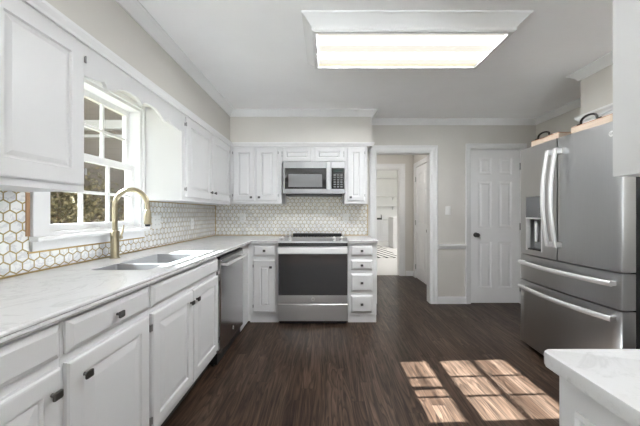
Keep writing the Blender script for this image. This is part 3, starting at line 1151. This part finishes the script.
# scalloped valance over the sink window
half = [(0.0, 1.874), (0.012, 1.897), (0.045, 1.914), (0.09, 1.918), (0.14, 1.912), (0.19, 1.896), (0.235, 1.872), (0.27, 1.860), (0.285, 1.864), (0.292, 1.880), (0.305, 1.888), (0.33, 1.878), (0.37, 1.868), (0.44, 1.862)]
cy = 1.785
bot = [(cy - d, z) for d, z in reversed(half)] + [(cy + d, z) for d, z in half[1:]]
bot = [(1.3565, bot[0][1])] + [p for p in bot if 1.36 < p[0] < 2.28] + [(2.2825, bot[-1][1])]
b = MB()
b.prism(bot + [(2.2825, 2.0545), (1.3565, 2.0545)], 'x', -1.170, -1.151)
tag(b.obj('window_valance', M_CAB), 'white scalloped wooden valance over the sink window', 'valance')

# ------------------------------------------------------------------ refrigerator
FW, FH_ = 0.905, 1.775
FO = (1.80, 2.62, 0)
t = thing('refrigerator', 'large stainless steel French-door refrigerator with two bottom drawers', 'refrigerator', FO, RIGHT)
MB().box(0.006, FW - 0.006, 0.088, 0.86, 0.025, FH_, 0.004).obj('case', M_CASE, t)
MB().box(0.02, FW - 0.02, 0.06, 0.80, 0.001, 0.0245).obj('base_grille', M_BLACK, t)


def bow(x):
    return -0.026 * (1 - ((x - FW / 2) / (FW / 2)) ** 2)


def front_prism(x0, x1, z0, z1, name, parent, mats, zcuts=None):
    n = 14
    pts = [(x0, 0.080)]
    r = 0.012
    for k in range(n + 1):
        x = x0 + (x1 - x0) * k / n
        y = bow(x)
        e = min(x - x0, x1 - x)
        if e < r:
            y += r - math.sqrt(max(0, r * r - (r - e) ** 2))
        pts.append((x, y))
    pts.insert(2, (x0 + 0.004, bow(x0 + 0.004) + r - math.sqrt(r * r - (r - 0.004) ** 2)))
    pts.insert(3, (x0 + 0.012, bow(x0 + 0.012)))
    pts.insert(-1, (x1 - 0.012, bow(x1 - 0.012)))
    pts.insert(-1, (x1 - 0.004, bow(x1 - 0.004) + r - math.sqrt(r * r - (r - 0.004) ** 2)))
    pts.append((x1, 0.080))
    pts = [p for i, p in enumerate(pts) if i == 0 or abs(p[0] - pts[i - 1][0]) + abs(p[1] - pts[i - 1][1]) > 1e-5]
    b = MB()
    b.prism(pts, 'z', z0, z1)
    return b.obj(name, mats, parent, True)


gx = 0.447
ZD = 0.842
# far door with a sunk water dispenser: built round the recess
d1 = MB()
DXa, DXb, DZa, DZb = 0.112, 0.292, 0.885, 1.165
def door_strip(b, x0, x1, z0, z1):
    n = max(2, int((x1 - x0) / 0.03))
    pts = [(x0, 0.080)] + [(x0 + (x1 - x0) * k / n, bow(x0 + (x1 - x0) * k / n)) for k in range(n + 1)] + [(x1, 0.080)]
    if x0 < 0.01:
        pts[1:2] = [(x0, 0.012), (x0 + 0.004, 0.003), (x0 + 0.012, bow(0.012))]
    b.prism(pts, 'z', z0, z1)
door_strip(d1, 0.002, DXa, ZD, FH_)
door_strip(d1, DXb, gx - 0.003, ZD, FH_)
door_strip(d1, DXa, DXb, ZD, DZa)
door_strip(d1, DXa, DXb, DZb, FH_)
fd = d1.obj('door', M_FRIDGE, t, True)
b = MB()
b.box(DXa + 0.0005, DXb - 0.0005, 0.050, 0.079, DZa + 0.0005, DZb - 0.0005)
disp = b.obj('dispenser_recess', M_GREY, fd)
b = MB()
b.box(DXa + 0.0005, DXb - 0.0005, -0.012, 0.049, DZa + 0.0005, DZa + 0.012)
b.obj('drip_tray', M_BLACK, disp)
for x in (DXa + 0.05, DXb - 0.05):
    b = MB()
    b.box(x - 0.014, x + 0.014, 0.022, 0.040, DZa + 0.07, DZb - 0.03, 0.004)
    b.obj('dispenser_paddle', M_BRIGHT, disp)
b = MB()
b.box(DXa - 0.004, DXb + 0.004, bow(0.2) - 0.006, bow(0.2) + 0.012, DZb, 1.345, 0.002)
b.obj('dispenser_panel', mat('dispenser panel', (0.14, 0.145, 0.15), 0.12, 0.3), fd)
b = MB()
b.box(DXa - 0.004, DXb + 0.004, bow(0.2) - 0.009, bow(0.2) - 0.002, DZb - 0.012, DZb - 0.0005, 0.001)
for xa, xb in ((DXa - 0.004, DXa + 0.006), (DXb - 0.006, DXb + 0.004)):
    b.box(xa, xb, bow(0.2) - 0.007, bow(0.2) + 0.03, DZa - 0.004, DZb - 0.012, 0.001)
b.obj('dispenser_frame', M_BRIGHT, fd)
nd = front_prism(gx + 0.003, FW - 0.002, ZD, FH_, 'door', t, M_FRIDGE)
badge(nd, 0.845, bow(0.845) - 0.0008, 1.700, 0.018)


def v_handle(parent, x, z0, z1):
    b = MB()
    rings = []
    n = 16
    for k in range(n + 1):
        s = k / n
        z = z0 + (z1 - z0) * s
        y = bow(x) - 0.045 - 0.040 * math.sin(PI * s)
        w2, h2 = 0.015, 0.009
        rings.append([(x - w2, y + h2, z), (x - w2, y - h2 * 0.3, z), (x - w2 * 0.6, y - h2, z), (x + w2 * 0.6, y - h2, z), (x + w2, y - h2 * 0.3, z), (x + w2, y + h2, z)])
    b.loft(rings)
    for z in (z0 + 0.020, z1 - 0.020):
        b.box(x - 0.013, x + 0.013, bow(x) - 0.042, bow(x) - 0.0003, z - 0.020, z + 0.020, 0.003)
    b.obj('handle', M_BRIGHT, parent, True)


v_handle(fd, gx - 0.038, 0.945, 1.690)
v_handle(nd, gx + 0.038, 0.945, 1.690)


def h_handle(parent, z):
    b = MB()
    rings = []
    n = 18
    xa, xb = 0.05, FW - 0.03
    for k in range(n + 1):
        s = k / n
        x = xa + (xb - xa) * s
        y = bow(x) - 0.040 - 0.028 * math.sin(PI * s)
        h2, w2 = 0.016, 0.009
        rings.append([(x, y + w2, z - h2), (x, y - w2 * 0.4, z - h2), (x, y - w2, z - h2 * 0.5), (x, y - w2, z + h2 * 0.5), (x, y - w2 * 0.4, z + h2), (x, y + w2, z + h2)])
    b.loft(rings)
    for x in (xa + 0.016, xb - 0.016):
        b.box(x - 0.014, x + 0.014, bow(x) - 0.036, bow(x) - 0.0003, z - 0.014, z + 0.014, 0.003)
    b.obj('handle', M_BRIGHT, parent, True)


for z0, z1, hz in ((0.612, 0.832, 0.768), (0.045, 0.602, 0.552)):
    dr = front_prism(0.002, FW - 0.002, z0, z1, 'drawer', t, M_FRIDGE)
    h_handle(dr, hz)


# wooden trays on top of the refrigerator
def tray(label, y0, y1, x0, x1, hy0, hy1, hh):
    t = thing('wooden_tray', label, 'tray', (x0, y0, FH_ + 0.0005), 0, 'wooden trays on the refrigerator')
    w, l, h = x1 - x0, y1 - y0, 0.044
    b = MB()
    b.box(0, w, 0, l, 0, 0.010)
    b.box(0, 0.014, 0, l, 0.010, h)
    b.box(w - 0.014, w, 0, l, 0.010, h)
    b.box(0.014, w - 0.014, 0, 0.014, 0.010, h)
    b.box(0.014, w - 0.014, l - 0.014, l, 0.010, h)
    b.obj('tray_body', M_TRAY, t)
    b = MB()
    for q in ((0, 0.014, 0, l), (w - 0.014, w, 0, l), (0.014, w - 0.014, 0, 0.014), (0.014, w - 0.014, l - 0.014, l)):
        b.box(*q, h + 0.0002, h + 0.005)
    b.obj('rim', M_TRAYRIM, t)
    for xx in (0.007, w - 0.007):
        b = MB()
        pts = [(xx, hy0 - y0 - 0.020, h + 0.008), (xx, hy0 - y0, h + 0.009)]
        for k in range(0, 11):
            a = PI - k / 10 * PI
            pts.append((xx, (hy0 + hy1) / 2 - y0 + (hy1 - hy0) / 2 * math.cos(a) * 0.92, h + 0.012 + hh * math.sin(a) ** 0.7))
        pts += [(xx, hy1 - y0, h + 0.009), (xx, hy1 - y0 + 0.020, h + 0.008)]
        b.tube(pts, 0.0085, 8, 0.8)
        b.obj('handle', M_STRAP, t, True)


tray('pale wooden tray with a black handle on the refrigerator, the one nearer the closet door', 2.175, 2.465, 1.79, 2.115, 2.27, 2.40, 0.036)
tray('pale wooden tray with a black handle on the refrigerator, partly hidden by the hanging cabinet', 1.725, 2.065, 1.79, 2.115, 1.87, 2.00, 0.042)

# ------------------------------------------------------------------ peninsula at the right and its hanging cabinet
PX, PY0, PY1 = 0.496, -0.02, 0.601
t = thing('peninsula_cabinet', 'white peninsula cabinet with a raised end panel, under the counter at lower right', 'cabinet', (0, 0, 0))
b = MB()
b.box(PX, XR - 0.02, PY0, PY1, 0.09, 0.877)
b.obj('carcass', M_CAB, t)
MB().box(PX + 0.05, XR - 0.02, PY0 + 0.05, PY1 - 0.05, 0.001, 0.0895).obj('toe_kick', M_TOE, t)
b = MB(Matrix.Translation((PX, PY1, 0)) @ Matrix.Rotation(RIGHT, 4, 'Z'))
w = PY1 - PY0
b.panel(0.042, w - 0.042, 0.13, 0.815, -0.0005, [(0, -0.004), (0.006, -0.010), (0.012, -0.004), (0.016, -0.004), (0.045, -0.010)])
b.obj('end_panel', M_CAB, t)
b = MB()
r = 0.016
cx0, cx1, cy0, cy1 = 0.468, XR - 0.01, -0.04, 0.618
pl = []
for (cx, cy_, s) in ((cx0 + r, cy1 - r, 1), (cx0 + r, cy0 + r, 2)):
    for k in range(6):
        a = (s + k / 5) * PI / 2
        pl.append((cx + r * math.cos(a), cy_ + r * math.sin(a)))
pl = pl + [(cx1, cy0), (cx1, cy1)]
b.prism(pl, 'z', 0.8785, ZC, 0.004)
tag(b.obj('countertop', M_QUARTZ, None, True), 'white quartz peninsula counter with a rounded corner at lower right', 'countertop')
t = thing('hanging_cabinet', 'white cabinet hanging over the peninsula, cut off at upper right', 'cabinet', (0, 0, 0), 0, GU)
b = MB()
b.box(0.610, 1.33, 0.25, 0.602, 1.281, H - 0.0005)
b.obj('carcass', M_CAB, t)
for x in (0.62, 0.974):
    b = MB()
    b.panel(x, x + 0.345, 1.30, 2.03, 0.2495, [(0, 0.237), (0.006, 0.230), (0.058, 0.230), (0.064, 0.238), (0.09, 0.231)])
    b.obj('door', M_CAB, t)

# ------------------------------------------------------------------ ceiling light
t = thing('ceiling_light', 'rectangular fluorescent ceiling light in a white crown-moulded box', 'ceiling light', (0.565, 2.03, H))
ix0, ix1, iy0, iy1, iz = -0.050 - 0.565, 1.175 - 0.565, 1.824 - 2.03, 2.245 - 2.03, -0.082
def rect(x0, x1, y0, y1, z, e=0.0):
    return [(x0 - e, y0 - e, z), (x1 + e, y0 - e, z), (x1 + e, y1 + e, z), (x0 - e, y1 + e, z)]
b = MB()
fl = 0.028
rings = [rect(ix0, ix1, iy0, iy1, -0.001, 0.066 + fl), rect(ix0, ix1, iy0, iy1, -0.010, 0.066 + fl), rect(ix0, ix1, iy0, iy1, -0.016, 0.056 + fl),
         rect(ix0, ix1, iy0, iy1, -0.030, 0.038 + fl), rect(ix0, ix1, iy0, iy1, -0.052, 0.016 + fl), rect(ix0, ix1, iy0, iy1, -0.066, 0.006 + fl),
         rect(ix0, ix1, iy0, iy1, iz, 0.006 + fl), rect(ix0, ix1, iy0, iy1, iz, fl), rect(ix0, ix1, iy0, iy1, iz - 0.006, fl - 0.003), rect(ix0, ix1, iy0, iy1, iz - 0.006, 0.004),
         rect(ix0, ix1, iy0, iy1, iz + 0.008, 0.0), rect(ix0, ix1, iy0, iy1, -0.001, 0.0)]
b.loft(rings, cap=False)
b.obj('frame', M_TRIM, t)
b = MB()
b.box(ix0 + 0.001, ix1 - 0.001, iy0 + 0.001, iy1 - 0.001, iz + 0.009, iz + 0.013)
b.obj('diffuser', M_LAMP, t)


# unseen round lights added to brighten the hall and the far room
M_FILLDISC = mat('added fill lamp disc', (0.8, 0.8, 0.8), 0.5)
P(M_FILLDISC).inputs['Emission Color'].default_value = (1.0, 0.97, 0.93, 1)
P(M_FILLDISC).inputs['Emission Strength'].default_value = 46.0
for x, y, z, rad, lab in ((1.10, 4.65, H, 0.115, 'added unseen fill light on the ceiling of the small hall'), (2.2, 7.2, 2.75, 0.25, 'added unseen fill light on the far room ceiling, nearer the hall'), (2.6, 9.2, 2.75, 0.36, 'added unseen fill light on the far room ceiling, before its cabinets')):
    t = thing('ceiling_light', lab, 'ceiling light', (x, y, z))
    b = MB()
    b.lathe([(rad + 0.02, -0.001), (rad + 0.02, -0.03), (rad, -0.035), (rad, -0.001)], (0, 0, 0), 'z', 32)
    b.obj('frame', M_TRIM, t)
    b = MB()
    b.lathe([(rad - 0.001, -0.02), (rad - 0.001, -0.036), (rad * 0.6, -0.055), (0.01, -0.06)], (0, 0, 0), 'z', 32)
    b.obj('diffuser', M_FILLDISC, t, True)

# ------------------------------------------------------------------ outlets and switches (local -y is the room side)
def outlet(label, loc, rz, kind, w=0.072, h=0.116, pm=None):
    t = thing('wall_switch' if kind == 'switch' else 'wall_outlet', label, 'switch' if kind == 'switch' else 'outlet', loc, rz)
    b = MB()
    b.panel(-w / 2, w / 2, -h / 2, h / 2, -0.0005, [(0, -0.003), (0.004, -0.006)])
    b.obj('cover_plate', pm or M_PLATE, t)
    if kind == 'switch':
        b = MB()
        b.box(-0.016, 0.016, -0.011, -0.0062, -0.032, 0.032, 0.002)
        b.obj('rocker', M_PLATE, t)
    else:
        n = 2 if w > 0.1 else 1
        for k in range(n):
            x = (k - (n - 1) / 2) * 0.05
            for z in (-0.021, 0.021):
                b = MB()
                b.lathe([(0.0165, -0.0062), (0.0165, -0.0075), (0.014, -0.008)], (x, 0, z), 'y', 16)
                s = b.obj('socket', pm or M_PLATE, t)
                b = MB()
                b.box(x - 0.0075, x - 0.0045, -0.0086, -0.0081, z - 0.004, z + 0.006)
                b.box(x + 0.0045, x + 0.0075, -0.0086, -0.0081, z - 0.004, z + 0.006)
                b.obj('slots', M_SLOT, s)


outlet('white light switch on the wall between hall opening and closet door', (1.633, YB, 1.237), 0, 'switch')
outlet('wide white outlet plate on the tile beside the window', (XL + T, 2.445, 1.125), LEFT, 'outlet', 0.118)
outlet('white outlet on the side wall tile near the corner', (XL + T, 3.10, 1.085), LEFT, 'outlet')
outlet('outlet on the back wall tile left of the range', (-1.09, YB - T, 1.140), 0, 'outlet')
outlet('outlet on the back wall tile right of the range', (0.275, YB - T, 1.140), 0, 'outlet')

# ------------------------------------------------------------------ far room seen through the hall
GF = 'far room cabinets'
for x0, lab in ((1.45, 'white cabinet far beyond the hall, left under the long white counter'), (2.37, 'white cabinet far beyond the hall, right under the long white counter')):
    t = thing('base_cabinet', lab, 'cabinet', (x0, 12.25, 0), 0, GF)
    base_body(t, 0.92, 0.52, 0.10, True, True)
    door(t, 0.02, 0.45, 0.13, 0.85, (0.40, 0.76))
    door(t, 0.47, 0.90, 0.13, 0.85, (0.52, 0.76))
b = MB()
b.box(1.43, 3.31, 12.22, FY - 0.002, 0.8785, 0.915, 0.004)
tag(b.obj('countertop', M_QUARTZ), 'white counter at the end of the far room', 'countertop')
for z, lab in ((1.50, 'lower white wall shelf in the far room'), (1.93, 'upper white wall shelf in the far room')):
    b = MB()
    b.box(2.0, 3.2, 12.50, FY - 0.002, z, z + 0.04, 0.003)
    for x in (2.15, 3.05):
        b.prism([(FY - 0.002, z - 0.0005), (12.56, z - 0.0005), (FY - 0.002, z - 0.16)], 'x', x - 0.012, x + 0.012)
    tag(b.obj('wall_shelf', M_TRIM), lab, 'shelf', 'far room shelves')
t = thing('wire_basket', 'small dark basket standing on the far white counter', 'basket', (2.34, 12.42, 0.9155))
b = MB()
b.box(-0.13, 0.13, -0.10, 0.10, 0, 0.02, 0.004)
for q in ((-0.13, -0.12, -0.10, 0.10), (-0.12, 0.12, 0.09, 0.10), (-0.12, 0.12, -0.10, -0.09)):
    b.box(*q, 0.0205, 0.075)
b.box(0.12, 0.13, -0.10, 0.10, 0.0205, 0.17)
b.obj('basket_body', M_BLACK, t)
b = MB()
b.tube([(0.125, -0.08, 0.165), (0.122, -0.08, 0.20), (0.10, 0.0, 0.215), (0.122, 0.08, 0.20), (0.125, 0.08, 0.165)], 0.008, 8)
b.obj('handle', M_BLACK, t)
t = thing('storage_cabinet', 'low white cabinet with a dark edge seen at the far door frame', 'cabinet', (2.30, 9.6, 0))
b = MB()
b.box(0, 0.34, 0, 0.7, 0.12, 1.06, 0.006)
b.obj('carcass', M_CAB, t)
b = MB()
b.box(0.01, 0.155, -0.014, -0.0005, 0.47, 1.05, 0.003)
b.obj('door', M_CAB, t)
b = MB()
b.box(0.165, 0.33, -0.010, -0.0005, 0.13, 1.05, 0.002)
b.obj('side_strip', M_GREY, t)
MB().box(0.01, 0.33, 0.02, 0.68, 0.001, 0.1195).obj('plinth', M_CAB, t)


def rug_mat():
    m = mat('black and white rug', (0.7, 0.7, 0.7), 0.95)
    p = pos(m)
    n = N(m, 'ShaderNodeTexWave', wave_type='BANDS', bands_direction='X')
    n.inputs['Scale'].default_value = 0.8
    n.inputs['Distortion'].default_value = 1.2
    n.inputs['Detail'].default_value = 1
    L(m, mapping(m, p, (1, 1, 1), (0, 0, 0), (0, 0, math.radians(-14))), n.inputs['Vector'])
    L(m, ramp(m, n.outputs['Fac'], [(0.16, (0.70, 0.69, 0.67)), (0.24, (0.03, 0.03, 0.035)), (0.70, (0.03, 0.03, 0.035)), (0.80, (0.70, 0.69, 0.67))]), P(m).inputs['Base Color'])
    return m


b = MB()
b.box(0.5, 2.03, 7.6, 11.2, 0.0005, 0.014, 0.004)
tag(b.obj('area_rug', rug_mat()), 'black and white patterned rug on the pale floor beyond the hall', 'rug')

# ------------------------------------------------------------------ outside the sink window
M_SIDING = mat('brown siding', (0.15, 0.125, 0.108), 0.8)
_f = N(M_SIDING, 'ShaderNodeSeparateXYZ')
L(M_SIDING, pos(M_SIDING), _f.inputs[0])
_fr2 = math_node(M_SIDING, 'FRACT', math_node(M_SIDING, 'DIVIDE', _f.outputs['Z'], 0.18))
bump(M_SIDING, _fr2, 0.6, 0.02)
t = thing('house', 'brown neighbouring house with a white band, seen through the upper window panes', 'house', (-10, 9.0, -0.4))
b = MB()
b.box(-5, 5.2, 0, 6, 0, 6.4)
b.box(-6.5, -2.5, -5.4, -0.001, 0, 8.5)  # unseen wing added to keep the sun off the trees
b.obj('wall', M_SIDING, t)
b = MB()
b.box(-5.05, 5.25, -0.22, -0.001, 4.22, 4.48)
b.box(5.201, 5.40, -0.22, 6, 4.22, 4.48)
b.box(-5.05, 5.25, -0.12, -0.001, 3.98, 4.06)
b.obj('trim_band', mat('off-white trim', (0.42, 0.41, 0.40), 0.6), t)  # band in one even, toned-down off-white
b = MB()
b.prism([(-0.6, 6.405), (6.6, 6.405), (3.0, 8.6)], 'x', -5.4, 5.6)
b.obj('roof', mat('roof shingle', (0.06, 0.05, 0.05), 0.9), t)

def leaf_mat(name, cols):
    m = mat(name, cols[1], 0.85, spec=0.15)
    oi = N(m, 'ShaderNodeTexWhiteNoise', noise_dimensions='3D')
    L(m, mapping(m, pos(m), (9, 9, 9)), oi.inputs['Vector'])
    f = noise(m, pos(m), 11.0, 3)
    L(m, ramp(m, f, [(0.3, cols[0]), (0.5, cols[1]), (0.7, cols[2])]), P(m).inputs['Base Color'])
    return m


M_LEAFA = leaf_mat('autumn leaves', [(0.05, 0.030, 0.018), (0.12, 0.075, 0.042), (0.26, 0.19, 0.11)])
M_LEAFB = leaf_mat('olive leaves', [(0.030, 0.028, 0.016), (0.075, 0.062, 0.034), (0.19, 0.15, 0.09)])
M_BARK = mat('bark', (0.10, 0.075, 0.055), 0.9)
TREES = [(-4.6, 5.0, 0.95, M_LEAFB, 'olive green shrub outside, lowest and nearest to the sink window'),
         (-6.6, 6.6, 1.05, M_LEAFA, 'rust brown tree outside, seen through the middle lower window panes'),
         (-4.4, 7.4, 1.0, M_LEAFA, 'rust brown tree outside by the house corner, seen through the right lower panes'),
         (-9.0, 7.6, 1.1, M_LEAFB, 'olive green tree outside before the brown house')]
for (x, y, r, lm, lab) in TREES:
    t = thing('tree', lab, 'tree', (x, y, -0.4), 0, 'trees outside the sink window')
    b = MB()
    b.tube([(0, 0, 0), (0.03, 0.02, 0.7), (0.0, 0.05, 1.6)], [0.09, 0.07, 0.04], 8)
    for k in range(6):
        a = k * 1.05
        b.tube([(0, 0.03, 0.9 + 0.1 * k), (0.6 * r * math.cos(a), 0.6 * r * math.sin(a), 1.5 + 0.12 * k)], [0.03, 0.012], 6)
    b.obj('trunk', M_BARK, t)
    b = MB()
    for k in range(3600):
        a, q = random.uniform(0, 2 * PI), random.uniform(-1, 1)
        rr = r * random.uniform(0.35, 1.0) * (0.85 + 0.15 * math.sin(3 * a))
        c = Vector((rr * math.cos(a) * math.sqrt(1 - q * q), rr * math.sin(a) * math.sqrt(1 - q * q), 1.55 + rr * q * 1.15))
        if c.z < 0.05:
            continue
        d = Vector((random.uniform(-1, 1), random.uniform(-1, 1), random.uniform(-1, 1))).normalized()
        e = d.orthogonal().normalized()
        s = random.uniform(0.025, 0.055)
        b.face([b._v(c + d * s), b._v(c + e * s * 0.55), b._v(c - d * s), b._v(c - e * s * 0.55)])
    b.obj('foliage', lm, t)
